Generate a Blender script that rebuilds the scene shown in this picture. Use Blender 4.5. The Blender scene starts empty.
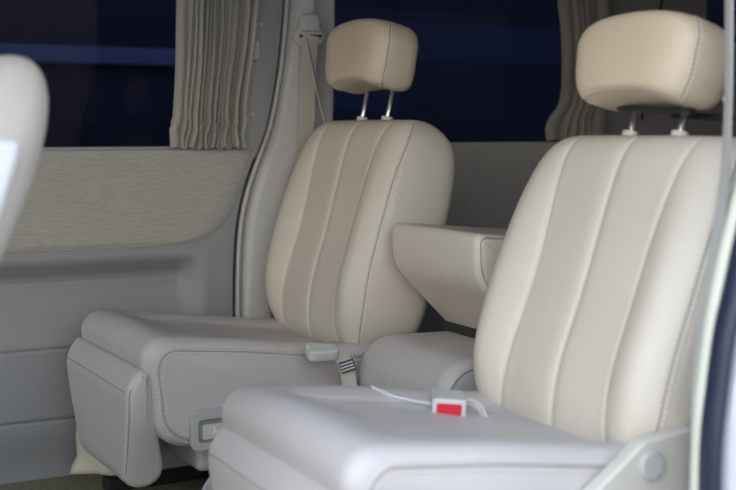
import bpy, math, random
from mathutils import Vector, Matrix
random.seed(7)
C = bpy.context.scene.collection
PI = math.pi
# ------------------------------------------------------------------ camera frame
F, YAW, PIT, CH = 1210.0, math.radians(27.5), math.radians(5.4), 0.91

def at(px, py, Y):
    """point of the wall plane y = Y seen at a pixel of the survey"""
    a = (px - 368) / F; b = -(py - 245) / F
    d = math.cos(PIT) + b * math.sin(PIT); z = -math.sin(PIT) + b * math.cos(PIT)
    v = Vector((d * math.sin(YAW) + a * math.cos(YAW), d * math.cos(YAW) - a * math.sin(YAW), z))
    v = v * (Y / v.y)
    return Vector((v.x, v.y, v.z + CH))

def sst(a, b, x):
    if a == b: return 0.0 if x < a else 1.0
    t = max(0.0, min(1.0, (x - a) / (b - a))); return t * t * (3 - 2 * t)

def interp(pts, x):
    if x <= pts[0][0]: return pts[0][1]
    for (a, va), (b, vb) in zip(pts, pts[1:]):
        if x <= b: return va + (vb - va) * (x - a) / (b - a)
    return pts[-1][1]

def smooth(pts, x):
    """catmull-rom through (x, v) pairs"""
    n = len(pts)
    if x <= pts[0][0]: return pts[0][1]
    if x >= pts[-1][0]: return pts[-1][1]
    for i in range(n - 1):
        if x <= pts[i + 1][0]:
            x0, v0 = pts[i]; x1, v1 = pts[i + 1]
            m0 = (v1 - pts[i - 1][1]) / (x1 - pts[i - 1][0]) if i > 0 else (v1 - v0) / (x1 - x0)
            m1 = (pts[i + 2][1] - v0) / (pts[i + 2][0] - x0) if i + 2 < n else (v1 - v0) / (x1 - x0)
            h = x1 - x0; t = (x - x0) / h
            return ((2*t**3 - 3*t**2 + 1) * v0 + (t**3 - 2*t**2 + t) * h * m0 + (-2*t**3 + 3*t**2) * v1 + (t**3 - t**2) * h * m1)

# ------------------------------------------------------------------ materials
def mat(name, col, rough=.5, metal=0, spec=.5, bump=None, var=None, coat=0, sheen=0):
    m = bpy.data.materials.new(name); m.use_nodes = True
    nt = m.node_tree; b = nt.nodes['Principled BSDF']
    b.inputs['Base Color'].default_value = (*col, 1); b.inputs['Roughness'].default_value = rough
    b.inputs['Metallic'].default_value = metal; b.inputs['Specular IOR Level'].default_value = spec
    if coat: b.inputs['Coat Weight'].default_value = coat
    if sheen: b.inputs['Sheen Weight'].default_value = sheen
    tc = nt.nodes.new('ShaderNodeTexCoord')
    if bump:
        kind, scale, strength = bump[:3]
        mp = nt.nodes.new('ShaderNodeMapping'); nt.links.new(tc.outputs['Object'], mp.inputs[0])
        if len(bump) > 3: mp.inputs['Scale'].default_value = bump[3]
        if kind == 'voronoi':
            t = nt.nodes.new('ShaderNodeTexVoronoi'); t.inputs['Scale'].default_value = scale; out = t.outputs['Distance']
        else:
            t = nt.nodes.new('ShaderNodeTexNoise'); t.inputs['Scale'].default_value = scale; t.inputs['Detail'].default_value = 6; out = t.outputs[0]
        nt.links.new(mp.outputs[0], t.inputs['Vector'])
        bn = nt.nodes.new('ShaderNodeBump'); bn.inputs['Strength'].default_value = strength; bn.inputs['Distance'].default_value = .002
        nt.links.new(out, bn.inputs['Height']); nt.links.new(bn.outputs[0], b.inputs['Normal'])
    if var:
        col2, scale, stretch = var
        mp = nt.nodes.new('ShaderNodeMapping'); nt.links.new(tc.outputs['Object'], mp.inputs[0]); mp.inputs['Scale'].default_value = stretch
        n = nt.nodes.new('ShaderNodeTexNoise'); n.inputs['Scale'].default_value = scale; n.inputs['Detail'].default_value = 5
        nt.links.new(mp.outputs[0], n.inputs['Vector'])
        r = nt.nodes.new('ShaderNodeValToRGB'); r.color_ramp.elements[0].position = .35; r.color_ramp.elements[1].position = .65
        r.color_ramp.elements[0].color = (*col, 1); r.color_ramp.elements[1].color = (*col2, 1)
        nt.links.new(n.outputs[0], r.inputs[0]); nt.links.new(r.outputs[0], b.inputs['Base Color'])
    return m

M = {}
M['leather'] = mat('cream_leather', (.60, .545, .46), .42, spec=.4, bump=('voronoi', 420, .10), var=((.63, .575, .49), 5, (1, 1, 1)))
M['leather_warm_lit'] = mat('cream_leather_warm_lit', (.60, .50, .375), .45, spec=.4, bump=('voronoi', 420, .12), var=((.64, .535, .405), 5, (1, 1, 1)))  # same cream leather, warm light on the headrests put into the colour
M['leather_cool_shade'] = mat('cream_leather_cool_shade', (.50, .475, .46), .42, spec=.5, bump=('voronoi', 420, .12), var=((.54, .51, .49), 5, (1, 1, 1)))  # same cream leather, bluish shade on the cushions put into the colour
M['seam'] = mat('seam_thread', (.78, .75, .68), .6)
M['seam_dark'] = mat('dark_seam_line', (.34, .31, .27), .8)  # even dull brown for seam and piping lines
M['plastic'] = mat('grey_trim_plastic', (.45, .455, .44), .5, spec=.4, bump=('noise', 500, .12))
M['plastic_low'] = mat('blue_grey_door_plastic', (.29, .298, .30), .5, spec=.4, bump=('noise', 500, .15))
M['plastic_dark'] = mat('dark_grey_trim', (.27, .25, .225), .55, bump=('noise', 400, .1))
M['pillar'] = mat('pale_pillar_plastic', (.50, .49, .46), .48, spec=.4, bump=('noise', 500, .12))
M['frame'] = mat('door_frame_grey', (.30, .30, .29), .45)
M['fabric'] = mat('woven_beige_insert', (.37, .355, .315), .9, spec=.1, bump=('noise', 500, .25, (.35, 1, 1.5)), var=((.44, .425, .38), 90, (.4, 1, 3)), sheen=.3)
M['curtain'] = mat('grey_beige_curtain', (.34, .325, .285), .85, spec=.15, bump=('noise', 500, .25), sheen=.4)
M['curtain_dark'] = mat('brown_grey_curtain', (.30, .27, .23), .85, spec=.1, bump=('noise', 500, .25), sheen=.3)
M['rubber'] = mat('black_rubber', (.012, .013, .016), .5)
M['navy'] = mat('navy_weatherstrip', (.012, .016, .04), .45)
M['cream_strip'] = mat('cream_weatherstrip', (.60, .60, .50), .6)
M['paint'] = mat('silver_body_paint', (.62, .64, .68), .25, metal=.2, coat=.6)
M['chrome'] = mat('chrome', (.92, .93, .96), .32, metal=1)
M['steel'] = mat('seat_rail_steel', (.35, .36, .38), .35, metal=.9)
M['black'] = mat('black_plastic', (.02, .02, .02), .45)
M['buckle'] = mat('light_grey_buckle', (.58, .58, .55), .4)
M['webbing'] = mat('belt_webbing', (.50, .47, .40), .75, bump=('noise', 300, .3, (1, 1, 6)))
M['webbing_grey'] = mat('grey_belt_webbing', (.42, .42, .40), .6, bump=('noise', 300, .3, (1, 1, 6)))
M['red'] = mat('red_button', (.60, .015, .03), .35)
M['carpet'] = mat('olive_carpet', (.20, .19, .13), .95, spec=.05, bump=('noise', 260, 1.0), var=((.27, .26, .18), 60, (1, 1, 1)))
M['lining'] = mat('beige_lining', (.60, .57, .42), .8, bump=('noise', 40, .4))
M['headliner'] = mat('headliner', (.62, .58, .50), .9)
M['asphalt'] = mat('asphalt', (.26, .26, .26), .9, bump=('noise', 60, .6), var=((.32, .31, .30), 12, (1, 1, 1)))
M['outside'] = mat('outside_backdrop', (.011, .012, .021), .9, spec=.05, var=((.015, .016, .029), 3, (.6, 1, 1)))
M['outside_band'] = mat('outside_blue_band', (.045, .060, .125), .7, spec=.1, var=((.06, .075, .15), 4, (.5, 1, 1)))
M['outside_dim'] = mat('outside_dim_band', (.013, .017, .040), .8, spec=.1)
M['cream_plastic'] = mat('cream_plastic', (.56, .54, .47), .45)
M['white_label'] = mat('white_print', (.8, .82, .85), .5)
M['front_seat'] = mat('pale_grey_leather', (.52, .485, .45), .5, spec=.4, bump=('voronoi', 420, .1))
M['white_panel'] = mat('white_side_cover', (.68, .69, .71), .45)

def glass_mat():
    m = bpy.data.materials.new('tinted_glass'); m.use_nodes = True; nt = m.node_tree
    for n in list(nt.nodes): nt.nodes.remove(n)
    o = nt.nodes.new('ShaderNodeOutputMaterial'); mx = nt.nodes.new('ShaderNodeMixShader')
    t = nt.nodes.new('ShaderNodeBsdfTransparent'); t.inputs[0].default_value = (.42, .44, .52, 1)
    g = nt.nodes.new('ShaderNodeBsdfGlossy'); g.inputs['Roughness'].default_value = .02; g.inputs[0].default_value = (.16, .16, .17, 1)
    fr = nt.nodes.new('ShaderNodeFresnel'); fr.inputs[0].default_value = 1.3
    nt.links.new(fr.outputs[0], mx.inputs[0]); nt.links.new(t.outputs[0], mx.inputs[1]); nt.links.new(g.outputs[0], mx.inputs[2])
    nt.links.new(mx.outputs[0], o.inputs[0]); return m
M['glass'] = glass_mat()

# ------------------------------------------------------------------ object helpers
def mesh_obj(name, verts, faces, m, parent=None, smooth_=True, mats=None, midx=None):
    me = bpy.data.meshes.new(name); me.from_pydata([tuple(v) for v in verts], [], faces)
    for q in (mats or [m]): me.materials.append(q)
    if midx: me.polygons.foreach_set('material_index', midx)
    if smooth_: me.polygons.foreach_set('use_smooth', [True] * len(me.polygons))
    me.update()
    o = bpy.data.objects.new(name, me); C.objects.link(o)
    if parent: o.parent = parent
    return o

def fix_normals(o):
    import bmesh
    bm = bmesh.new(); bm.from_mesh(o.data); bmesh.ops.remove_doubles(bm, verts=bm.verts, dist=1e-6)
    bmesh.ops.recalc_face_normals(bm, faces=bm.faces); bm.to_mesh(o.data); bm.free(); return o

def thing(name, label, cat, loc=(0, 0, 0), rotz=0, group=None):
    o = bpy.data.objects.new(name, None); C.objects.link(o); o.location = loc; o.rotation_euler = (0, 0, rotz)
    o.empty_display_size = .05
    o['label'] = label; o['category'] = cat
    if group: o['group'] = group
    return o

def struct(o, label=None):
    o['kind'] = 'structure'
    if label: o['label'] = label
    return o

def tag(o, label, cat, group=None):
    o['label'] = label; o['category'] = cat
    if group: o['group'] = group
    return o

class MB:
    def __init__(s): s.v = []; s.f = []
    def add(s, v, f):
        k = len(s.v); s.v += [Vector(p) for p in v]; s.f += [tuple(i + k for i in q) for q in f]; return s
    def box(s, a, b, mtx=None):
        v = [Vector((x, y, z)) for x in (a[0], b[0]) for y in (a[1], b[1]) for z in (a[2], b[2])]
        if mtx: v = [mtx @ p for p in v]
        return s.add(v, [(0,1,3,2),(4,6,7,5),(0,4,5,1),(2,3,7,6),(0,2,6,4),(1,5,7,3)])
    def tube(s, pts, r, n=8, ry=None, up=Vector((0, 0, 1)), closed=False, cap=True):
        pts = [Vector(p) for p in pts]; rings = []; N = len(pts)
        for i, p in enumerate(pts):
            if closed: t = pts[(i + 1) % N] - pts[i - 1]
            else: t = pts[min(i + 1, N - 1)] - pts[max(i - 1, 0)]
            t.normalize(); a = t.cross(up)
            if a.length < 1e-4: a = t.cross(Vector((1, 0, 0)))
            a.normalize(); b = a.cross(t)
            rr = r[i] if isinstance(r, (list, tuple)) else r
            r2 = rr if ry is None else ry
            rings.append([p + a * (rr * math.cos(2*PI*k/n)) + b * (r2 * math.sin(2*PI*k/n)) for k in range(n)])
        base = len(s.v)
        for q in rings: s.v += q
        M_ = N if closed else N - 1
        for i in range(M_):
            for k in range(n):
                j = (i + 1) % N
                s.f.append((base + i*n + k, base + i*n + (k+1) % n, base + j*n + (k+1) % n, base + j*n + k))
        if cap and not closed:
            s.f.append(tuple(base + k for k in range(n))[::-1]); s.f.append(tuple(base + (N-1)*n + k for k in range(n)))
        return s
    def ribbon(s, pts, w, th, wdir):
        """strap of width w (along wdir) and thickness th swept along pts"""
        pts = [Vector(p) for p in pts]; base = len(s.v); N = len(pts)
        for i, p in enumerate(pts):
            t = (pts[min(i+1, N-1)] - pts[max(i-1, 0)]).normalized()
            wd = Vector(wdir[i] if isinstance(wdir, list) else wdir).normalized(); wd = (wd - t * wd.dot(t)).normalized(); nn = t.cross(wd)
            s.v += [p + wd*w/2 + nn*th/2, p - wd*w/2 + nn*th/2, p - wd*w/2 - nn*th/2, p + wd*w/2 - nn*th/2]
        for i in range(N-1):
            for k in range(4): s.f.append((base+i*4+k, base+i*4+(k+1) % 4, base+(i+1)*4+(k+1) % 4, base+(i+1)*4+k))
        s.f.append((base+3, base+2, base+1, base)); b2 = base+(N-1)*4; s.f.append((b2, b2+1, b2+2, b2+3)); return s
    def prism(s, poly, depth, mtx):
        """poly in local xy, extruded along local z 0..depth"""
        n = len(poly); base = len(s.v)
        s.v += [mtx @ Vector((x, y, 0)) for x, y in poly] + [mtx @ Vector((x, y, depth)) for x, y in poly]
        s.f += [tuple(base + i for i in range(n))[::-1], tuple(base + n + i for i in range(n))]
        s.f += [(base+i, base+(i+1) % n, base+n+(i+1) % n, base+n+i) for i in range(n)]; return s
    def build(s, name, m, parent=None, smooth_=False, bevel=0, seg=3, solid=0):
        o = mesh_obj(name, s.v, s.f, m, parent, smooth_); fix_normals(o)
        if bevel:
            b = o.modifiers.new('b', 'BEVEL'); b.width = bevel; b.segments = seg; b.limit_method = 'ANGLE'; b.angle_limit = math.radians(35)
            o.data.polygons.foreach_set('use_smooth', [True] * len(o.data.polygons))
            w = o.modifiers.new('wn', 'WEIGHTED_NORMAL'); w.keep_sharp = True
        return o

def spl(ctrl, n):
    """catmull-rom through points"""
    P = [Vector(p) for p in ctrl]; P = [2*P[0]-P[1]] + P + [2*P[-1]-P[-2]]; out = []
    segs = len(P) - 3
    for i in range(n + 1):
        g = i / n * segs; k = min(int(g), segs - 1); t = g - k; a, b, c, d = P[k:k+4]
        out.append(.5*((2*b) + (c-a)*t + (2*a-5*b+4*c-d)*t*t + (3*b-a-3*c+d)*t**3))
    return out

def rrect(w, h, r, n=5, cx=0, cy=0):
    out = []
    for sx, sy, a0 in ((1, 1, 0), (-1, 1, 90), (-1, -1, 180), (1, -1, 270)):
        for k in range(n + 1):
            a = math.radians(a0 + 90*k/n); out.append((cx + sx*(w/2-r) + r*math.cos(a), cy + sy*(h/2-r) + r*math.sin(a)))
    return out

def grid(name, rows, m, parent=None, wrap=False, capends=False, **kw):
    nr = len(rows); nc = len(rows[0]); v = [p for r in rows for p in r]; f = []
    for i in range(nr - 1):
        for j in range(nc if wrap else nc - 1):
            f.append((i*nc+j, i*nc+(j+1) % nc, (i+1)*nc+(j+1) % nc, (i+1)*nc+j))
    if capends: f += [tuple(range(nc))[::-1], tuple((nr-1)*nc+j for j in range(nc))]
    o = mesh_obj(name, v, f, m, parent, **kw); fix_normals(o); return o

def sgp(c, e): return math.copysign(abs(c) ** e, c)

def stitches(path_pts, normals, length=.0055, gap=.0035, r=.0011, lift=.0010):
    """short thread pieces along a dense polyline lying on a surface"""
    mb = MB(); d = 0; on = False; cur = None; acc = 0
    L = [0]
    for a, b in zip(path_pts, path_pts[1:]): L.append(L[-1] + (b - a).length)
    def pos(s):
        for i in range(len(L) - 1):
            if s <= L[i+1]:
                t = (s - L[i]) / max(1e-9, L[i+1] - L[i])
                return path_pts[i].lerp(path_pts[i+1], t) + normals[i] * lift
        return path_pts[-1] + normals[-1] * lift
    s = 0
    while s + length < L[-1]:
        mb.tube([pos(s), pos(s + length/2) , pos(s + length)], r, n=5); s += length + gap
    return mb

# ------------------------------------------------------------------ seat parts
RHO = math.radians(12.5); HB = .60; XB, ZBK, HRD, HH = -.035, .368, 0.0, .078
def bk(u, v, n):
    """backrest frame -> seat local (x back, y far side, z up); u towards the camera side, v up the backrest, n forward"""
    return Vector((XB + v*math.sin(RHO) - n*math.cos(RHO), -u, ZBK + v*math.cos(RHO) + n*math.sin(RHO)))

WPTS = [(0, .205), (.04, .240), (.12, .272), (.22, .283), (.32, .288), (.42, .284), (.50, .276), (.56, .262), (.60, .240)]
TPTS = [(0, .19), (.12, .205), (.30, .205), (.42, .215), (.54, .212), (.60, .19)]
SEAMS = (-.158, 0.0, .158)
def seam_u(k, v):   # seams lean together a little at mid height
    return SEAMS[k] * (1 - .10*math.sin(PI*min(1, v/HB))) * (1 + .06*sst(.3, .6, v))

def back_pt(a, v, rough=True):
    """a: loop angle (0 = near side, pi/2 = front centre, pi = far side)"""
    # vertical rounding at both ends
    q = 2*v/HB - 1
    e = (max(0.0, 1 - abs(q)**9)) ** (1/2.6)
    W = smooth(WPTS, v) ; T = smooth(TPTS, v)
    W = W - .035*(1 - e) ; Th = T*e
    c, s = math.cos(a), math.sin(a)
    u = W * sgp(c, 2/4.2); n = Th/2 * sgp(s, 2/4.6)
    if s > 0:
        w = s ** .6
        # side bolsters
        B = .047 * smooth([(0, .25), (.10, .8), (.25, 1.0), (.42, .75), (.55, .25), (.60, .1)], v)
        au = abs(u)
        b = B * sst(.115, .235, au)
        lum = .014 * math.exp(-((v-.16)/.11)**2) - .010*sst(.3, .6, v)
        pil = 0
        for k in range(3):
            su = seam_u(k, v)
            pil -= .0065 * math.exp(-((u-su)/.0035)**2) + .0035*math.exp(-((u-su)/.016)**2)
        n += (b + lum + pil * (e ** .5)) * w * e
    return bk(u, v, n - T*.5 + .0)

def build_backrest(parent, m):
    NV, NA = 80, 200
    rows = []
    for i in range(NV + 1):
        v = HB * .5 * (1 - math.cos(PI * i / NV)) * .9996 + .0001
        row = []
        for j in range(NA):
            t = j / NA
            a = 2*PI*t
            # more samples on the front: remap u evenly there
            if t < .6:
                cc = 1 - 2*(t/.6); a = math.acos(sgp(cc, 2.1))
            else: a = PI + PI*(t-.6)/.4
            row.append(back_pt(a, v))
        rows.append(row)
    o = grid('backrest', rows, m, parent, wrap=True, capends=True)
    return o

def seam_path(a, v0, v1, n=120):
    P = [back_pt(a if not callable(a) else a(v), v) for v in [v0 + (v1-v0)*i/n for i in range(n+1)]]
    return P

def side_seams(parent, sgn):
    """piping line and double stitch row round the side panel of the backrest"""
    def A(off):
        def f(v): 
            base = smooth([(0, .34), (.15, .42), (.30, .47), (.45, .45), (.55, .34), (.60, .26)], v) + off
            return base if sgn > 0 else PI - base
        return f
    N = [Vector((-.35, -sgn, .05)).normalized()] * 200
    def path(off, v0=.03, v1=.587):
        return seam_path(A(off), v0, v1, 150)
    g = MB(); g.tube(path(0), .0013, n=6); 
    o = g.build('seam_line', M['seam_dark'], parent, True); o['label'] = 'dark seam line round the side panel'
    mb = MB()
    for off in (-.045, .045):
        p = path(off, .05); q = stitches(p, N, .0058, .0042, .0012, .0018); mb.add(q.v, q.f)
    s = mb.build('stitching', M['seam'], parent, True); s['label'] = 'double row of pale thread along the side seam'

def loft_y(name, prof, W, r, m, parent, bulge=.004, cy=0, nW=24, taper=None, mod=None, ex=1.0):
    """profile (x,z) swept across the seat, edges rounded with radius r. taper(z)->extra inset of half width"""
    n = len(prof); nor = []
    for i in range(n):
        a = Vector(prof[i-1]); b = Vector(prof[(i+1) % n]); t = (b - a).normalized(); nor.append(Vector((t.y, -t.x)))
    # orientation
    area = sum(prof[i][0]*prof[(i+1) % n][1] - prof[(i+1) % n][0]*prof[i][1] for i in range(n))
    if area < 0: nor = [-q for q in nor]
    cx = sum(p[0] for p in prof)/n; cz = sum(p[1] for p in prof)/n
    rows = []
    def ring(s, d, shrink=0):
        row = []
        for p, q in zip(prof, nor):
            x = p[0] - q.x*d; z = p[1] - q.y*d
            if shrink: x = cx + (x-cx)*(1-shrink); z = cz + (z-cz)*(1-shrink)
            ss = s
            if taper: ss = s * taper(x, z)
            P = Vector((x, cy - ss, z))
            if mod: P = mod(P, s)
            row.append(P)
        return row
    def side(sg):
        R = []
        for k in range(7):
            R.append(ring(sg*(W + bulge), r, .98 - k*.14) if False else None)
        return R
    caps = [(.97, 1), (.8, .95), (.6, .8), (.4, .6), (.2, .35), (.08, .15)]
    for sh, bl in caps: rows.append(ring(-(W + bulge*bl), r, sh))
    K = 7
    for k in range(K + 1):
        th = PI/2*k/K; rows.append(ring(-(W - r + r*math.cos(th)), r*(1-math.sin(th))))
    for k in range(1, nW): rows.append(ring(-(W-r) + 2*(W-r)*k/nW, 0))
    for k in range(K + 1):
        th = PI/2*(1 - k/K); rows.append(ring((W - r + r*math.cos(th)), r*(1-math.sin(th))))
    for sh, bl in reversed(caps): rows.append(ring((W + bulge*bl), r, sh))
    return grid(name, rows, m, parent, wrap=True, capends=True)

def densify(poly, n):
    P = [Vector((x, 0, z)) for x, z in poly]; P = P + [P[0]]
    L = [0]
    for a, b in zip(P, P[1:]): L.append(L[-1] + (b-a).length)
    out = []; 
    for i in range(n):
        s = L[-1]*i/n
        for k in range(len(L)-1):
            if s <= L[k+1]:
                p = P[k].lerp(P[k+1], (s-L[k])/max(1e-9, L[k+1]-L[k])); out.append((p.x, p.z)); break
    return out

def round_poly(corners, n=8):
    """corners: (x, z, r) -> rounded polygon"""
    out = []; N = len(corners)
    for i in range(N):
        p = Vector(corners[i][:2]); r = corners[i][2]
        a = (Vector(corners[i-1][:2]) - p).normalized(); b = (Vector(corners[(i+1) % N][:2]) - p).normalized()
        ang = a.angle(b); d = r / math.tan(ang/2)
        p0 = p + a*d; p1 = p + b*d; c = p + (a+b).normalized() * (r/math.sin(ang/2))
        v0 = p0 - c; v1 = p1 - c; tot = v0.angle_signed(v1) if r > 0 else 0
        for k in range(n+1):
            t = k/n; v = v0.copy(); v.rotate(Matrix.Rotation(-tot*t, 2)); out.append((c.x + v.x, c.y + v.y))
    return out

CW = .258
def build_cushion(parent, m):
    prof = densify(round_poly([(-.552, .464, .050), (-.30, .440, .05), (-.06, .405, .05), (.10, .395, .04), (.12, .25, .04), (-.40, .205, .05), (-.508, .212, .085)]), 170)
    def mod(P, s):
        a = abs(s)
        if P.z > .33:
            k = sst(.33, .40, P.z)
            dip = .020*(1 - sst(.12, .21, a)) * sst(-.50, -.36, P.x)
            crown = .012*(1 - (a/CW)**2) * (1 - sst(-.50, -.30, P.x))
            gr = 0
            for su in (-.155, .155): gr += .005*math.exp(-((s-su)/.004)**2) * sst(-.46, -.42, P.x)
            P.z += (crown - dip - gr)*k
        return P
    o = loft_y('seat_cushion', prof, CW, .034, m, parent, bulge=.006, nW=60, mod=mod)
    return o

def cushion_seam(parent, sgn):
    c = round_poly([(-.530, .452, .055), (-.30, .428, .05), (-.06, .393, .05), (.09, .386, .02), (.09, .26, .02), (-.40, .213, .05), (-.506, .220, .085)])
    pts = densify(c, 260)
    # keep the top, front and bottom-front run
    y = -sgn*(CW + .0005)
    nrm = Vector((0, -sgn, 0))
    def off(d, yy):
        n = len(pts); out = []
        for i in range(n):
            a = Vector(pts[i-1]); b = Vector(pts[(i+1) % n]); t = (b-a).normalized(); q = Vector((t.y, -t.x))
            cc = Vector((-.25, .33)); 
            if q.dot(Vector(pts[i]) - cc) < 0: q = -q
            p = Vector(pts[i]) - q*d
            out.append(Vector((p.x, yy, p.y)))
        return out
    def cut(P):   # order so the run starts at rear top and ends at the bottom front
        P = [p for p in P]
        idx = [i for i, p in enumerate(P) if not (p.x > .085 or (p.z < .30 and p.x > -.36))]
        # rotate to contiguous
        n = len(P); start = next(i for i in idx if (i-1) % n not in idx)
        out = []; i = start
        while i % n in set(idx) and len(out) < n: out.append(P[i % n]); i += 1
        return out
    l = cut(off(.014, y)); g = MB().tube(l, .0012, n=6).build('seam_line', M['seam_dark'], parent, True)
    g['label'] = 'dark seam line round the side of the cushion'
    mb = MB()
    for d in (.007, .021):
        p = cut(off(d, y - sgn*(.0 if d > .01 else -.0015))); q = stitches(p, [nrm]*400); mb.add(q.v, q.f)
    s = mb.build('stitching', M['seam'], parent, True); s['label'] = 'pale thread rows along the cushion edge'

def build_calf(parent, m):
    prof = densify(round_poly([(-.548, .394, .010), (-.522, .392, .008), (-.512, .30, .03), (-.462, .110, .042), (-.566, .106, .045), (-.580, .358, .085)], 8), 120)
    def taper(x, z): return interp([(.08, .66), (.14, .72), (.20, .82), (.27, .94), (.32, .99), (.345, 1), (.5, 1)], z)
    o = loft_y('calf_rest', prof, CW - .004, .020, m, parent, bulge=.003, nW=20, taper=taper)
    def xfront(z):
        c = sorted(prof, key=lambda p: abs(p[1]-z) + (10 if p[0] > -.53 and z < .385 else 0))[:2]
        return sum(p[0] for p in c)/2
    mb = MB(); W = CW - .004
    zf = .345; mb.tube([Vector((xfront(zf) - .0005, -1*y, zf)) for y in [(-1 + 2*i/30)*(W-.022) for i in range(31)]], .0011, n=6)
    for sg in (1, -1):
        P = []
        for i in range(40):
            z = .366 + (.150 - .366)*i/39
            P.append(Vector((smooth([(.15, xfront(.15)), (.20, xfront(.20)), (.26, xfront(.26)), (.32, xfront(.32)), (.35, xfront(.35)), (.385, xfront(.385))], z) + .0055, -sg*(W - .0055)*taper(0, z), z)))
        mb.tube(P, .0013, n=6)
    s = mb.build('seam_line', M['seam_dark'], o, True); s['label'] = 'thin seam lines on the calf rest'
    return o

def build_headrest(parent, m, tilt=0):
    """thing part with posts as sub parts"""
    vc = HB + .145 - HRD; nc = -.044
    def pt(a, t):
        q = -1 + 2*t
        qq = math.sin(q*PI/2)
        e = max(0, 1 - abs(qq)**6.5) ** (1/3.4)
        Wd = interp([(-1, .140), (-.3, .158), (.5, .164), (1, .150)], qq)
        c, s = math.cos(a), math.sin(a)
        u = Wd * (.86 + .14*e) * sgp(c, 2/5.6) * (e ** .22)
        n = .064*sgp(s, 2/3.2)*e + (.012*sst(-1, .8, qq))
        if s > 0: n += .010*s*e
        v = HH*qq + .022*(1 - (u/.16)**2)*sst(-.4, 1, qq)
        # under face folds up toward the posts
        if qq < -.6: v += .012*sst(-.6, -1, qq)*math.exp(-(u/.09)**4)
        return bk(u, vc + v, nc + n + v*tilt)
    rows = [[pt(2*PI*j/120, .0005 + .999*i/50) for j in range(120)] for i in range(51)]
    o = grid('headrest', rows, m, parent, wrap=True, capends=True)
    # stitched side seam
    mb = MB()
    for sg in (1, -1):
        st = MB(); A0 = .42
        for off, kind in ((0, 0), (-.06, 1), (.06, 1)):
            a = A0 + off; a = a if sg > 0 else PI - a
            P = [pt(a, .06 + .9*i/90) for i in range(91)]
            if kind == 0: mb.tube(P, .0012, n=6)
            else:
                q = stitches(P, [Vector((-.3, -sg, 0)).normalized()]*200, .0050, .0036, .0010, .0014); st.add(q.v, q.f)
        sx = st.build('stitching', M['seam'], o, True); sx['label'] = 'pale thread rows on the headrest seam'
    # lower cross seam
    P = [pt(.42 + (PI - .84)*i/60, .13) for i in range(61)]; mb.tube(P, .0011, n=6)
    s = mb.build('seam_line', M['seam_dark'], o, True)
    for sg in (-1, 1):
        MB().tube([bk(sg*.066, HB - .06, -.080), bk(sg*.066, HB + .10 - HRD, -.080)], .0058, n=16).build('headrest_post', M['chrome'], parent, True)
        g = MB(); P0 = bk(sg*.066, HB - .020, -.080); P1 = bk(sg*.066, HB + .009, -.080)
        g.tube([P0, P1], .017, n=20, ry=.014); g.build('post_guide', M['leather'], parent, False, bevel=.002)
    return o

def recliner(parent, sg):
    """plastic hinge cover with a round cap at the rear lower corner; sg=+1 camera side"""
    c = round_poly([(-.20, .25, .02), (-.155, .370, .03), (-.055, .440, .03), (.06, .452, .03), (.09, .25, .03)], 6)
    mtx = Matrix(((1, 0, 0, 0), (0, 0, -sg, -sg*(CW+.008)), (0, 1, 0, 0), (0, 0, 0, 1)))
    o = MB().prism(c, .030, mtx).build('recliner_cover', M['cream_plastic'], parent, False, bevel=.006)
    k = MB(); k.tube([Vector((-.045, -sg*(CW+.036), .402)), Vector((-.045, -sg*(CW+.046), .402))], .022, n=28)
    k.build('cap', M['plastic'], o, False, bevel=.003)

def seat_base(parent):
    mb = MB()
    mb.box((-.40, -.20, .13), (.10, .20, .215)); o = mb.build('seat_base', M['plastic'], parent, False, bevel=.02)
    for sy in (-1, 1):
        r = MB(); r.box((-.50, sy*.20-.022, .0), (.30, sy*.20+.022, .035)); r.build('seat_rail', M['black'], parent, False, bevel=.006)
        b = MB(); b.prism(round_poly([(-.40, .03, .01), (-.40, .10, .05), (-.30, .225, .03), (.08, .225, .02), (.08, .03, .01)], 5), .012,
                          Matrix(((1, 0, 0, 0), (0, 0, -1, sy*.215), (0, 1, 0, 0), (0, 0, 0, 1)))); b.build('side_bracket', M['plastic'], parent, False, bevel=.003)

def seat_switch(parent):
    y = -(CW + .004)
    mtx = Matrix(((1, 0, 0, -.365), (0, 0, -1, y), (0, 1, 0, .250), (0, 0, 0, 1)))
    outer = rrect(.150, .092, .016); inner = rrect(.108, .052, .010, cx=-.004, cy=-.004)
    mb = MB(); n = len(outer)
    for z in (0, .009):
        mb.v += [mtx @ Vector((x, yy, z)) for x, yy in outer] + [mtx @ Vector((x, yy, z)) for x, yy in inner]
    for i in range(n):
        j = (i+1) % n
        mb.f += [(2*n+i, 2*n+j, 3*n+j, 3*n+i), (i, j, 2*n+j, 2*n+i), (n+i, 3*n+i, 3*n+j, n+j)]
    o = mb.build('switch_bezel', M['plastic'], parent, False, bevel=.002)
    MB().prism(inner, .001, mtx).build('switch_well', M['plastic_dark'], o)
    b = MB().prism(rrect(.052, .034, .005, cx=-.022, cy=-.006), .008, mtx).build('switch_button', M['buckle'], o, False, bevel=.002)
    ic = MB()
    m2 = mtx @ Matrix.Translation((-.010, 0, .008))
    ic.prism(rrect(.005, .005, .0024, cx=-.012, cy=.003), .0006, m2)
    ic.prism([(-.016, -.012), (-.012, -.013), (-.007, -.002), (-.011, .000)], .0006, m2)
    ic.prism([(-.008, -.006), (-.002, -.011), (.000, -.009), (-.006, -.003)], .0006, m2)
    ic.build('switch_icon', M['white_label'], o)

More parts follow.
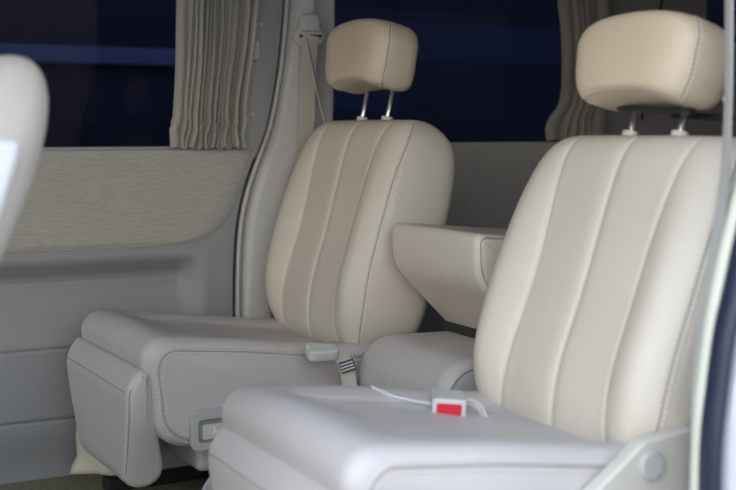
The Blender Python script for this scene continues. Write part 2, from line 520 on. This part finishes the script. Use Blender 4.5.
def captain_seat(name, label, x, y, rz, m_top, switch=True, inner_sg=-1, bar=False, lining=True):
    t = thing(name, label, 'car seat', (x, y, 0), rz, 'second row captain seats')
    b = build_backrest(t, M['leather'])
    side_seams(b, 1); side_seams(b, -1)
    build_headrest(t, M['leather_warm_lit'])
    c = build_cushion(t, M['leather_cool_shade'])
    cushion_seam(c, 1); cushion_seam(c, -1)
    build_calf(t, M['leather_cool_shade'])
    seat_base(t)
    return t

A = captain_seat('captain_seat', 'cream leather captain seat beside the far wall, small switch low on its side', 1.295, 2.78, math.radians(1.5), None)
seat_switch(A)
RHO = math.radians(15.5); XB, ZBK, HRD, HH = -.035, .343, .033, .070
B = captain_seat('captain_seat', 'near cream leather captain seat at the open doorway, with a black bar under its headrest', 1.262, 1.70, math.radians(0), None)
recliner(B, 1)
for ch in B.children:
    if ch.name.split('.')[0] in ('seat_cushion', 'calf_rest'): ch.location.z = .012
    if ch.name.split('.')[0] == 'calf_rest': ch.location.x = .014
# lining flap of the far seat's calf rest
P = []
for i in range(17):
    t_ = i/16; row = []
    l = at(interp([(0, 72), (.5, 74), (.75, 80), (1, 74)], t_), 398 + 74*t_, 3.01); r = at(interp([(0, 92), (1, 118)], t_), 402 + 72*t_, 2.90)
    for j in range(9):
        q = l.lerp(r, j/8); q.x += .010*math.sin(t_*5 + j*.8); row.append(q - Vector((1.295, 2.78, 0)))
    P.append(row)
fl = grid('lining_flap', P, M['lining'], A); sd = fl.modifiers.new('s', 'SOLIDIFY'); sd.thickness = .004; fl['label'] = 'pale loose lining behind the calf rest'
# black bar and loops under near headrest
bar = MB(); bar.tube([bk(-.085, HB+.048, -.058), bk(.11, HB+.038, -.058)], .010, n=10, ry=.006)
bar.tube([bk(.0, HB+.050, -.115), bk(.14, HB+.042, -.115)], .011, n=10, ry=.006)
bo = bar.build('black_bar', M['black'], B, False, bevel=.002); bo['label'] = 'black bar across the posts under the headrest'
lp = MB(); 
lp.tube(spl([bk(.045, HB+.062, -.06), bk(.055, HB+.075, -.045), bk(.08, HB+.077, -.045), bk(.095, HB+.065, -.06)], 16), .0045, n=8)
lp.tube(spl([bk(.10, HB+.075, -.10), bk(.135, HB+.072, -.095), bk(.145, HB+.06, -.10), bk(.14, HB+.05, -.11)], 16), .0045, n=8)
lo = lp.build('hook_loop', M['leather'], B, True)

# ------------------------------------------------------------------ centre seat (cushion and folded backrest used as armrest)
t = thing('center_seat', 'narrow middle seat between the two captain seats, backrest folded down as an armrest', 'car seat', (1.24, 2.27, 0))
prof = densify(round_poly([(0, .442, .085), (.50, .43, .05), (.50, .14, .03), (.02, .14, .05)], 10), 120)
cc = loft_y('seat_cushion', prof, .195, .035, M['leather_cool_shade'], t, bulge=.008)
mb = MB(); mb.tube([Vector((x, -.1945, z)) for x, z in densify(round_poly([(.018, .424, .07), (.48, .412, .04), (.48, .16, .03), (.035, .16, .05)], 10), 100)], .0013, n=6, closed=True)
mb.build('seam_line', M['seam_dark'], cc, True)
# armrest: extruded along x, its section in y-z has large lower corners
aprof = densify(round_poly([(.095, .700, .018), (.42, .672, .02), (.42, .44, .03), (.27, .43, .10), (.097, .600, .10)], 12), 140)
ar = loft_y('armrest', aprof, .190, .022, M['leather'], t, bulge=.001)
mb = MB(); mb.tube([Vector((x, -.1885, z)) for x, z in densify(round_poly([(.103, .693, .014), (.41, .662, .02), (.41, .45, .03), (.272, .44, .095), (.106, .605, .093)], 12), 120)], .0011, n=6, closed=True)
mb.build('seam_line', M['seam_dark'], ar, True)
MB().box((.14, -.12, .0), (.46, .12, .2)).build('seat_base', M['plastic_dark'], t, False, bevel=.01)
MB().box((.24, -.14, .30), (.36, .215, .56)).build('gap_shade', M['black'], t, False, bevel=.02)  # black block added as the shade in the gap under the armrest

# ------------------------------------------------------------------ seat belt hardware
# far buckle lying at the rear of the far cushion, on its stalk
def frame3(o, xdir, up):
    x = Vector(xdir).normalized(); u = Vector(up); y = u.cross(x).normalized(); z = x.cross(y)
    m = Matrix((( x.x, y.x, z.x, o[0]), (x.y, y.y, z.y, o[1]), (x.z, y.z, z.z, o[2]), (0, 0, 0, 1))); return m
b0 = at(307, 352, 2.46); b1 = at(337, 352, 2.45); b2 = at(345, 362, 2.44); b3 = at(350, 388, 2.43)
t = thing('seat_belt_buckle', 'pale grey buckle lying tongue end forward on the rear edge of the far seat cushion', 'seat belt buckle', (b0.x, b0.y, b0.z))
def rel(p): return Vector(p) - t.location
m = frame3(rel((b0+b1)/2), (b1-b0), (0, -.35, 1))
L = (b1-b0).length
mb = MB(); mb.prism([(-L/2, -.020), (-L*.35, -.026), (L*.40, -.020), (L/2, -.012), (L/2, .012), (L*.40, .020), (-L*.35, .026), (-L/2, .020)], .026, m @ Matrix.Translation((0, 0, -.013)))
mb.build('buckle_body', M['buckle'], t, False, bevel=.006)
mb = MB(); mb.ribbon([rel(p) for p in spl([b1 - Vector((.005, 0, 0)), b2, b3, b3 + Vector((.0, 0, -.08)), Vector((b3.x, b3.y, .0))], 20)], .034, .008, (.75, -.5, -.3))
mb.build('stalk', M['webbing'], t, False, bevel=.002)
lb = MB(); q0 = at(347.5, 366, 2.42); m = frame3(rel(q0), (.88, -.35, .3), (-.3, -1, .15))
lb.prism(rrect(.034, .026, .002), .002, m); 
lbo = lb.build('printed_label', M['black'], t)
ch = MB()
for r_ in range(3):
    for c_ in range(8): ch.box((-.015 + c_*.0038, -.009 + r_*.007, .002), (-.0128 + c_*.0038, -.0055 + r_*.007, .0026), m)
ch.build('label_print', M['white_label'], lbo)

# near buckle with red button, standing at the rear far corner of the near cushion
b0 = at(449, 411, 1.79)
t = thing('seat_belt_buckle', 'grey buckle with a red release button resting on the near seat cushion', 'seat belt buckle', (b0.x, b0.y, b0.z))
m = frame3((0, 0, 0), (.82, -.42, -.10), (-.33, -.62, .60))      # local x = across button, y = up-ish, z = toward viewer
fx = Vector((.84, -.45, -.06)).normalized(); fz = Vector((-.46, -.88, .0)); fz = (fz - fx*fz.dot(fx)).normalized(); fy = fz.cross(fx)
m = Matrix(((fx.x, fy.x, fz.x, 0), (fx.y, fy.y, fz.y, 0), (fx.z, fy.z, fz.z, 0), (0, 0, 0, 1)))
MB().prism(rrect(.060, .042, .006), -.085, m).build('buckle_body', M['buckle'], t, False, bevel=.003)
MB().prism(rrect(.044, .020, .003, cy=.003), .003, m).build('release_button', M['red'], t, False, bevel=.0015)
MB().prism(rrect(.054, .006, .001, cy=-.0145), .003, m).build('tongue_slot', M['white_panel'], t, False)
mb = MB(); mb.ribbon([m @ Vector(p) for p in spl([(0, 0, -.07), (.004, -.006, -.12), (.02, -.03, -.16)], 8)], .030, .006, m.to_3x3() @ Vector((1, 0, 0)))
mb.build('stalk', M['buckle'], t)
# near strap lying across the cushion from under the middle seat to the buckle
p0 = [at(372, 390, 1.915), at(380, 394, 1.895), at(392, 398, 1.865), at(410, 402, 1.85), at(434, 406, 1.835)]
o = MB().ribbon(spl(p0, 24), .020, .003, (0, -.9, .5)).build('belt_strap', M['white_panel'], None, False, bevel=.001)
tag(o, 'flat white strap running to the buckle with the red button', 'strap')
p0 = [at(460, 404, 1.81), at(470, 402, 1.81), at(480, 408, 1.80), at(486, 420, 1.78), at(487, 428, 1.77)]
o = MB().ribbon(spl(p0, 24), .014, .004, (0.2, -.6, .8)).build('belt_loop', M['buckle'], None, False, bevel=.001)
tag(o, 'curved grey belt loop to the right of the red buckle button, against the near backrest', 'strap')
# metal bit at far hinge corner
o = MB(); q = at(272, 327, 3.0); o.box((q.x-.02, q.y-.01, q.z-.02), (q.x+.015, q.y+.01, q.z+.005)); o.build('hinge_tab', M['white_panel'], None, False, bevel=.004)
tag(bpy.data.objects['hinge_tab'], 'small white tab at the outer lower corner of the far backrest', 'hinge tab')

# ------------------------------------------------------------------ far wall of the cabin
YW = 3.15
seam_px = [(283, -40), (280, 0), (276, 50), (270, 92), (262, 130), (251, 160), (241, 190), (235, 218), (232, 250), (231, 290), (231, 330), (231, 400), (231, 500)]
seam_w = [at(x, y, YW) for x, y in seam_px]
sz = sorted([(p.z, p.x) for p in seam_w])
def xs(z): return smooth(sz, z)

def field(name, z0, z1, nz, xl, xr, nx, dep, m, th=.02, parent=None, struct_=True):
    rows = []
    for i in range(nz+1):
        z = z0 + (z1-z0)*i/nz; a, b = xl(z), xr(z)
        rows.append([Vector((a + (b-a)*j/nx, YW - dep(a + (b-a)*j/nx, z), z)) for j in range(nx+1)])
    # give it thickness: back sheet
    back = [[Vector((p.x, YW + th, p.z)) for p in r] for r in rows]
    nr, nc = len(rows), len(rows[0]); v = [p for r in rows for p in r] + [p for r in back for p in r]; f = []; K = nr*nc
    for i in range(nr-1):
        for j in range(nc-1):
            a = i*nc+j; f.append((a, a+1, a+nc+1, a+nc)); f.append((K+a, K+a+nc, K+a+nc+1, K+a+1))
    for j in range(nc-1):
        f.append((j, K+j, K+j+1, j+1)); a = (nr-1)*nc+j; f.append((a, a+1, K+a+1, K+a))
    for i in range(nr-1):
        a = i*nc; f.append((a, a+nc, K+a+nc, K+a)); a = i*nc+nc-1; f.append((a, K+a, K+a+nc, a+nc))
    o = mesh_obj(name, v, f, m, parent); fix_normals(o)
    e = o.modifiers.new('es', 'EDGE_SPLIT'); e.split_angle = math.radians(50)
    if struct_: struct(o)
    return o

ZB = .862   # belt line
ins_bot = .603
insR = sorted([(at(x, y, YW).z, at(x, y, YW).x) for x, y in [(150, 245.5), (185, 241), (205, 233), (220, 218), (232, 195), (240, 175), (249, 149)]])
XL = -1.3
def door_dep(x, z):
    d = .030
    # scoop
    e = sst(1.115, 1.06, x)
    prof = interp([(.34, 0), (.40, -.012), (.49, -.050), (.51, -.052), (.53, -.044), (.565, -.006), (.577, 0)], z)
    d += prof*e
    # raised border right of scoop
    d += .004*math.exp(-((x-1.125)/.012)**2)*sst(.60, .56, z)
    # grooves of the lower panel
    for zg in (.345, .158):
        d -= .007*math.exp(-((z-zg)/.004)**2) + .004*sst(zg+.0, zg-.01, z)
    d -= .02*sst(.14, .02, z)
    # falls away to the door edge
    xe = xs(z); d -= .008*sst(xe-.012, xe, x)**2
    return d
field('door_1', .0, ZB, 170, lambda z: XL, lambda z: xs(z)-.006, 150, door_dep, M['plastic_low'])
def xin(z): return smooth(insR, z)
o = field('trim_1', ins_bot, ZB-.004, 60, lambda z: XL, xin, 100, lambda x, z: .036 - .008*sst(xin(z)-.02, xin(z), x)**3 - .006*sst(ins_bot+.012, ins_bot, z), M['fabric'])
# seam line around the insert
mb = MB(); mb.tube([Vector((x, YW-.030, ins_bot-.001)) for x in [XL + (insR[0][1]-XL)*i/20 for i in range(21)]] + [Vector((xin(z)+.002, YW-.031, z)) for z in [insR[0][0] + (ZB-.004-insR[0][0])*i/50 for i in range(51)]], .0022, n=6)
struct(mb.build('trim_2', M['seam_dark'], None, True))
# sill trim under the glass
mb = MB(); mb.box((XL, YW-.034, ZB-.004), (1.24, YW+.05, ZB+.006)); struct(mb.build('trim_3', M['plastic_low'], None, False, bevel=.003))
# door upper frame (right of the glass, beside the seam) and over-window rail
def xf(z): return interp([(.86, at(249, 150, YW).x), (1.26, at(262, 0, YW).x), (1.5, at(266, -60, YW).x)], z)
o = field('trim_4', .835, 1.46, 40, lambda z: xf(z) - .03, lambda z: xs(z)-.004, 14, lambda x, z: .022 + .010*math.sin(PI*min(1, max(0, (x-xf(z)+.03)/.11))), M['frame'])
struct(MB().box((XL, YW-.02, 1.34), (xf(1.4), YW+.04, 1.50)).build('trim_5', M['plastic_dark'], None, False, bevel=.01))
# screws and latch on the door frame
def disc(px, py, r, Y, name, label, m):
    p = at(px, py, Y); o = MB().tube([Vector((p.x, Y+.004, p.z)), Vector((p.x, Y-.003, p.z))], r, n=14).build(name, m, None, False, bevel=.001)
    tag(o, label, 'screw'); return o
disc(261, 24, .0045, YW-.030, 'screw', 'upper screw head on the door frame beside the curtain', M['buckle'])
disc(253, 115, .0045, YW-.030, 'screw', 'lower screw head on the door frame beside the curtain foot', M['buckle'])
p = at(256, 50, YW-.045)
t_ = MB().prism(rrect(.022, .050, .006), .018, Matrix(((1, 0, 0, p.x), (0, 0, -1, YW-.028), (0, 1, 0, p.z), (0, 0, 0, 1)))).build('curtain_clip', M['buckle'], None, False, bevel=.003)
tag(t_, 'small pale clip on the door frame beside the left curtain', 'clip')

# black weatherstrip along the door gap with pale lip
mb = MB(); mb.tube([Vector((xs(z)-.001, YW-.012, z)) for z in [0.0 + 1.48*i/120 for i in range(121)]], .006, n=8, up=Vector((0, 1, 0))); struct(mb.build('trim_6', M['rubber'], None, True))
mb = MB(); mb.tube([Vector((xs(z)+.011, YW-.024, z)) for z in [0.0 + 1.48*i/120 for i in range(121)]], .0065, n=8, up=Vector((0, 1, 0))); struct(mb.build('trim_7', M['pillar'], None, True))

# pillar: from the seam to the quarter window
xw2 = 1.520
def xp(z): return interp([(0, 1.40), (.45, 1.41), (.86, xw2), (1.5, xw2+.01)], z)
def pil_dep(x, z):
    a = xs(z) + .014; t = (x-a)/max(.02, (xp(z)-a))
    w = interp([(.0, .0), (.12, .038), (.45, .048), (.62, .034), (.8, .030), (.96, .028), (1, .010)], t)
    return w
field('trim_8', .0, 1.48, 90, lambda z: xs(z)+.012, xp, 30, pil_dep, M['pillar'])
# quarter panel below the second window
field('wall_far', .0, ZB-.002, 60, lambda z: xp(z)-.02, lambda z: 3.45, 60, lambda x, z: .022 + .03*sst(.50, .42, z) - .012*math.exp(-((z-.70)/.006)**2), M['plastic_low'])
field('trim_9', .585, ZB+.012, 30, lambda z: xw2+.0, lambda z: 3.4, 60, lambda x, z: .030 + .006*math.sin((z-.585)*11), M['fabric'])
# D pillar region beside the rear curtain
x3 = at(598, 60, YW).x
field('trim_10', ZB, 1.48, 40, lambda z: x3-.08, lambda z: at(700, 20, YW).x if z > 1.20 else 3.4, 30, lambda x, z: .018 + .012*sst(2.62, 2.70, x), M['plastic_dark'])
field('trim_11', ZB, 1.205, 4, lambda z: at(690, 20, YW).x, lambda z: 3.45, 10, lambda x, z: .028, M['plastic_dark'])
struct(MB().box((xw2, YW-.02, 1.36), (3.45, YW+.04, 1.50)).build('trim_12', M['plastic_dark'], None, False, bevel=.01))
# thin cable on D pillar
mb = MB(); mb.tube(spl([at(664, -20, YW-.05), at(661, 6, YW-.05), at(655, 24, YW-.05), at(648, 60, YW-.05), at(642, 120, YW-.05)], 20), .004, n=6)
o = mb.build('hanging_cord', M['black'], None, True); tag(o, 'thin dark cord hanging behind the near headrest', 'cord')

# glass panes
struct(MB().box((XL, YW+.022, ZB-.03), (1.36, YW+.027, 1.45)).build('window_1', M['glass'], None))
struct(MB().box((xw2-.03, YW+.022, ZB-.03), (x3+.05, YW+.027, 1.45)).build('window_2', M['glass'], None))
struct(MB().box((at(690, 20, YW).x, YW+.022, 1.19), (3.45, YW+.027, 1.45)).build('window_3', M['glass'], None))
disc(332, 22, .004, YW+.012, 'window_rivet', 'tiny pale rivet at the glass edge beside the belt anchor', M['white_label'])

# ------------------------------------------------------------------ curtains
def curtain(name, label, xl, xr, z0, z1, folds, m, gather=None, amp=.010, seed=1, Y=YW-.055):
    rnd = random.Random(seed); ph = [0]
    for k in range(folds): ph.append(ph[-1] + rnd.uniform(.6, 1.4)*(2.6 if k in (0, folds-1) else 1.7 if k == folds-2 else 1))
    ph = [p/ph[-1] for p in ph]; am = [rnd.uniform(.5, 1.2) for _ in range(folds)]
    nx, nz = folds*12, 90; rows = []
    for i in range(nz+1):
        t = i/nz; z = z0 + (z1-z0)*t; a, b = xl(z), xr(z); row = []
        for j in range(nx+1):
            s = j/nx
            k = 0
            while k < folds-1 and s > ph[k+1]: k += 1
            q = (s-ph[k])/(ph[k+1]-ph[k])
            y = -abs(math.sin(PI*q))**.8 * amp*am[k]
            if gather:
                y *= 1 + .35*math.exp(-((z-gather)/.03)**2)
                y += .004*math.sin((z-gather)*260 + k*1.7)*math.exp(-((z-gather)/.035)**2)
            y += .004*math.sin(z*9 + s*7 + seed)
            dx = .0015*math.sin(z*14 + k*2.1) + (.004*math.sin(z*60 + k*1.3)*math.exp(-((z-z0-.03)/.05)**2))
            dz = .004*math.sin(k*2.3 + q*PI) * (1-t)**6
            row.append(Vector((a + (b-a)*s + dx, Y + y, z + dz)))
        rows.append(row)
    o = grid(name, rows, m); sd = o.modifiers.new('s', 'SOLIDIFY'); sd.thickness = .002
    tag(o, label, 'curtain', None); return o
c1l = sorted([(at(x, y, YW-.05).z, at(x, y, YW-.05).x) for x, y in [(178, -30), (176, 0), (175, 60), (173, 100), (171, 125), (168, 150)]])
c1r = sorted([(at(x, y, YW-.05).z, at(x, y, YW-.05).x) for x, y in [(262, -30), (259, 0), (254, 50), (248, 90), (245, 120), (246, 150)]])
curtain('curtain', 'gathered grey-beige curtain at the rear edge of the left window', lambda z: smooth(c1l, z), lambda z: smooth(c1r, z), at(0, 148, YW-.05).z - .004, 1.42, 16, M['curtain'], gather=.93, seed=5, amp=.026)
c2l = sorted([(at(x, y, YW-.05).z, at(x, y, YW-.05).x) for x, y in [(556, -30), (556, 0), (560, 30), (561, 80), (557, 105), (547, 120), (545, 141)]])
curtain('curtain', 'dark brown-grey curtain hanging behind the near headrest', lambda z: smooth(c2l, z), lambda z: x3, at(560, 141, YW-.05).z, 1.42, 6, M['curtain_dark'], amp=.022, seed=11)

# ------------------------------------------------------------------ far belt anchor and webbing
YP = YW - .050
c = at(308, 33, YP)
t = thing('seat_belt_anchor', 'pale upper belt anchor ring on the far pillar with the beige belt through it', 'seat belt', (c.x, YP, c.z))
S = 1/395.0
def loc(px, py, yy=0): p = at(px, py, YP); return Vector((p.x-c.x, yy, p.z-c.z))
body = [loc(x, y) for x, y in [(299, 17), (304, 14), (313, 14), (317, 17), (318, 28), (322, 33), (323, 40), (319, 46), (298, 46), (293, 41), (292, 34), (295, 29), (298, 27)]]
def plate(pts, y0, y1, name, m, par, bev=.003):
    mb = MB(); n = len(pts); mb.v += [Vector((p.x, y0, p.z)) for p in pts] + [Vector((p.x, y1, p.z)) for p in pts]
    mb.f += [tuple(range(n)), tuple(range(2*n-1, n-1, -1))] + [(i, (i+1) % n, n+(i+1) % n, n+i) for i in range(n)]
    return mb.build(name, m, par, False, bevel=bev)
plate(body, 0, -.016, 'anchor_plate', M['pillar'], t, .005)
plate([loc(x, y) for x, y in [(300, 18), (304, 15), (312, 15), (316, 18), (317, 32), (299, 32)]], -.012, -.028, 'anchor_cover', M['pillar'], t, .006)
plate([loc(x, y) for x, y in [(297, 35), (319, 35), (319, 38), (297, 38)]], -.015, -.019, 'belt_slot', M['black'], t, .001)
w = MB()
w.ribbon(spl([loc(308, 36, -.020), loc(307, 45, -.020), loc(306, 70, -.014), loc(304, 135, -.012), loc(300, 210, -.010)], 24), .048, .0025, (1, 0, 0))
w.build('webbing', M['webbing'], t)
w = MB(); w.ribbon(spl([loc(303, 38, -.022), loc(309, 70, -.026), loc(315, 100, -.030), loc(321, 124, -.034)], 16), .010, .003, (1, .6, 0))
w.build('belt_fold', M['webbing'], t)

# ------------------------------------------------------------------ near doorway edge
def strip(name, pts, w, th, m, wdir, Y, n=40):
    P = spl([at(x, y, Y) for x, y in pts], n); return MB().ribbon(P, w, th, wdir).build(name, m, None, True if False else False, bevel=.002)
YN = 1.25
nav = [(850, -110), (820, -20), (790, 60), (764, 160), (748, 225), (735, 285), (724, 335), (716, 395), (711, 440), (709, 500), (708, 620), (708, 780)]
mb = MB(); mb.tube(spl([at(x, y, YN) for x, y in nav], 60), .0095, n=10, up=Vector((0, 1, 0)), ry=.02); struct(mb.build('trim_13', M['navy'], None, True))
crm = [(840, -120), (808, -30), (778, 50), (752, 150), (735, 215), (723, 265), (713, 315), (705, 370), (700, 420), (697, 490), (696, 620), (696, 780)]
mb = MB(); mb.tube(spl([at(x, y, YN+.03) for x, y in crm], 60), .009, n=10, up=Vector((0, 1, 0)), ry=.012); struct(mb.build('trim_14', M['cream_strip'], None, True))
# painted body beyond it, a curved sheet, and the inner side wall behind
bx = sorted([(at(x, y, YN).z, at(x, y, YN).x) for x, y in [(800, 60), (773, 160), (757, 225), (744, 285), (733, 335), (724, 395), (719, 440), (717, 500), (716, 640), (716, 800)]])
rows = []
for i in range(27):
    z = .02 + 1.43*i/40; x0 = smooth(bx, z)
    rows.append([Vector((x0 + .9*(j/12)**1.5, YN - .004 - .05*math.sin(PI/2*min(1, j/6)), z)) for j in range(13)])
o = grid('wall_near', rows, M['paint']); sd = o.modifiers.new('s', 'SOLIDIFY'); sd.thickness = .012; sd.offset = 1; struct(o)
ix = sorted([(at(x, y, YN+.04).z, at(x, y, YN+.04).x) for x, y in [(790, 50), (764, 150), (747, 215), (735, 265), (725, 315), (717, 370), (712, 420), (709, 490), (708, 640), (708, 800)]])
rows = [[Vector((smooth(ix, .02+1.43*i/40) + (3.45 - smooth(ix, .02+1.43*i/40))*(j/12), YN+.06, .02+1.43*i/40)) for j in range(13)] for i in range(27)]
o = grid('wall_near_inner', rows, M['plastic_dark']); sd = o.modifiers.new('s', 'SOLIDIFY'); sd.thickness = .02; struct(o)
rows = [[Vector((smooth(ix, .89+.6*i/20) + .32*(j/6), YN+.06, .89+.6*i/20)) for j in range(7)] for i in range(21)]
o = grid('trim_19', rows, M['plastic_dark']); sd = o.modifiers.new('s', 'SOLIDIFY'); sd.thickness = .05; struct(o)
struct(MB().box((1.75, YN+.03, .93), (3.44, YN+.035, 1.46)).build('window_4', M['glass'], None))
struct(MB().box((XL-.3, YN, .0), (XL-.1, YW+.05, .85)).build('front_light_block', M['plastic_dark'], None, False, bevel=.02))  # unseen bulkhead added to hold back daylight from the front
# near seat belt hanging at the doorway
bp = [(729, -60), (729, 40), (728, 110), (725, 175), (719, 230), (710, 285), (703, 335), (698, 385), (697, 435), (699, 520), (701, 650), (702, 765)]
P = spl([at(x, y, 1.375) for x, y in bp], 50)
o = MB().ribbon(P, .026, .003, [Vector((.45, 1, 0)).lerp(Vector((.05, 1, 0)), sst(8, 20, i)) for i in range(51)]).build('seat_belt_webbing', M['webbing_grey'], None, False); tag(o, 'grey belt webbing running down beside the near seat at the right edge', 'seat belt')

# ------------------------------------------------------------------ front seat at the left edge
RF = math.radians(27)
def fpt(a, q):
    qq = math.sin((-1 + 2*q)*PI/2); e = max(0, 1-abs(qq)**3.2)**(1/2.4)
    c, s = math.cos(a), math.sin(a)
    W = interp([(-1, .25), (.2, .25), (1, .20)], qq) * (.82 + .18*e)
    u = W*sgp(c, 2/3.6)*(e**.2); n = .085*sgp(s, 2/2.6)*e
    v = .33*qq + .33
    return Vector((v*math.sin(RF) - n*math.cos(RF), -u, .395 + v*math.cos(RF) + n*math.sin(RF)))
t = thing('front_seat', 'pale front seat cut off by the left edge, with a white side panel', 'car seat', (.070, 1.86, .028))
rows = [[fpt(2*PI*j/96, .001 + .998*i/50) for j in range(96)] for i in range(51)]
fb = grid('backrest', rows, M['front_seat'], t, wrap=True, capends=True)
# pale side cover
cv = MB()
sidep = [at(px, py, 1.602) - t.location for px, py in [(-30, 137), (24, 140), (20, 160), (4, 212), (-30, 290)]]
cv.v += [Vector((p.x, p.y, p.z)) for p in sidep] + [Vector((p.x, p.y + .09, p.z)) for p in sidep]
n = 5; cv.f += [tuple(range(n)), tuple(range(2*n-1, n-1, -1))] + [(i, (i+1) % n, n+(i+1) % n, n+i) for i in range(n)]
o = cv.build('side_cover', M['white_panel'], t, False, bevel=.012); o['label'] = 'white panel on the side'
rowsc = round_poly([(-.50, .40, .05), (.05, .36, .04), (.05, .20, .04), (-.50, .18, .06)], 8)
loft_y('seat_cushion', densify(rowsc, 90), .25, .035, M['front_seat'], t)
MB().box((-.4, -.2, -.03), (0, .2, .20)).build('seat_base', M['plastic_dark'], t, False, bevel=.02)

# ------------------------------------------------------------------ shell
mb = MB(); mb.box((XL-.3, YN+.02, -.06), (3.5, YW+.06, 0)); struct(mb.build('floor', M['carpet'], None))
mb = MB(); mb.box((XL-.3, YN-.02, 1.47), (3.5, YW+.08, 1.53)); struct(mb.build('ceiling', M['headliner'], None, False, bevel=.02))
mb = MB(); mb.box((3.44, YN, -.05), (3.5, YW+.06, 1.50)); struct(mb.build('wall_rear', M['plastic_dark'], None))
# step edge of the carpet along the far wall and a ribbed sill mat
mb = MB()
for k in range(5): mb.box((-.9, 2.62+k*.035, .001), (.74, 2.645+k*.035, .008))
struct(mb.build('trim_15', M['carpet'], None, False, bevel=.003))
# outside
struct(MB().box((-30, -30, -.50), (30, 30, -.45)).build('ground', M['asphalt'], None), 'asphalt outside')
YO = 6.0
struct(MB().box((-6, YO, -.45), (14, YO+.3, 4.5)).build('backdrop_outside', M['outside'], None))  # dark backdrop added to block the sky so the panes look dark
p0 = at(-5, 44, YO); p1 = at(-5, 62, YO)
o = MB().box((-6, YO-.05, p1.z), (at(250, 50, YO).x, YO+.01, p0.z)).build('trim_16', M['outside_band'], None, False, bevel=.01); struct(o)
p0 = at(420, 22, YO); p1 = at(420, 62, YO)
o = MB().box((at(300, 40, YO).x, YO-.003, p1.z), (14, YO+.01, p0.z)).build('trim_17', M['outside_dim'], None, False, bevel=.01); struct(o)
p0 = at(420, 90, YO); p1 = at(420, 112, YO)
o = MB().box((at(230, 40, YO).x, YO-.003, p1.z), (at(400, 40, YO).x, YO+.01, p0.z)).build('trim_18', M['outside_dim'], None, False, bevel=.01); struct(o)

# ------------------------------------------------------------------ light
w = bpy.data.worlds.new('World'); bpy.context.scene.world = w; w.use_nodes = True; nt = w.node_tree
bg = nt.nodes['Background']; tc = nt.nodes.new('ShaderNodeTexCoord'); sp = nt.nodes.new('ShaderNodeSeparateXYZ'); cr = nt.nodes.new('ShaderNodeValToRGB')
mr = nt.nodes.new('ShaderNodeMapRange'); mr.inputs[1].default_value = -1; mr.inputs[2].default_value = 1
nt.links.new(tc.outputs['Generated'], sp.inputs[0]); nt.links.new(sp.outputs['Z'], mr.inputs[0]); nt.links.new(mr.outputs[0], cr.inputs[0]); nt.links.new(cr.outputs[0], bg.inputs[0])
el = cr.color_ramp.elements; el[0].position = .48; el[0].color = (.55, .52, .48, 1); el[1].position = 1; el[1].color = (.62, .80, 1.15, 1)
e = el.new(.56); e.color = (1.0, .955, .88, 1); e = el.new(.72); e.color = (.80, .90, 1.05, 1)
nx_ = nt.nodes.new('ShaderNodeMath'); nx_.operation = 'MULTIPLY_ADD'; nx_.inputs[1].default_value = -2.6; nx_.inputs[2].default_value = 2.1; nx_.use_clamp = False
mx_ = nt.nodes.new('ShaderNodeMath'); mx_.operation = 'MAXIMUM'; mx_.inputs[1].default_value = 1.7
nt.links.new(sp.outputs['X'], nx_.inputs[0]); nt.links.new(nx_.outputs[0], mx_.inputs[0]); nt.links.new(mx_.outputs[0], bg.inputs['Strength'])

cam = bpy.data.cameras.new('camera'); co = bpy.data.objects.new('camera', cam); C.objects.link(co)
co.location = (0, 0, CH); co.rotation_euler = (PI/2 - PIT, 0, -YAW)
cam.sensor_width = 36; cam.lens = F/736*36; cam.clip_start = .05
cam.dof.use_dof = True; cam.dof.focus_distance = 2.75; cam.dof.aperture_fstop = 2.8
sc = bpy.context.scene; sc.camera = co
sc.view_settings.view_transform = 'Standard'; sc.view_settings.look = 'None'; sc.view_settings.gamma = 1
sc.view_settings.exposure = .12
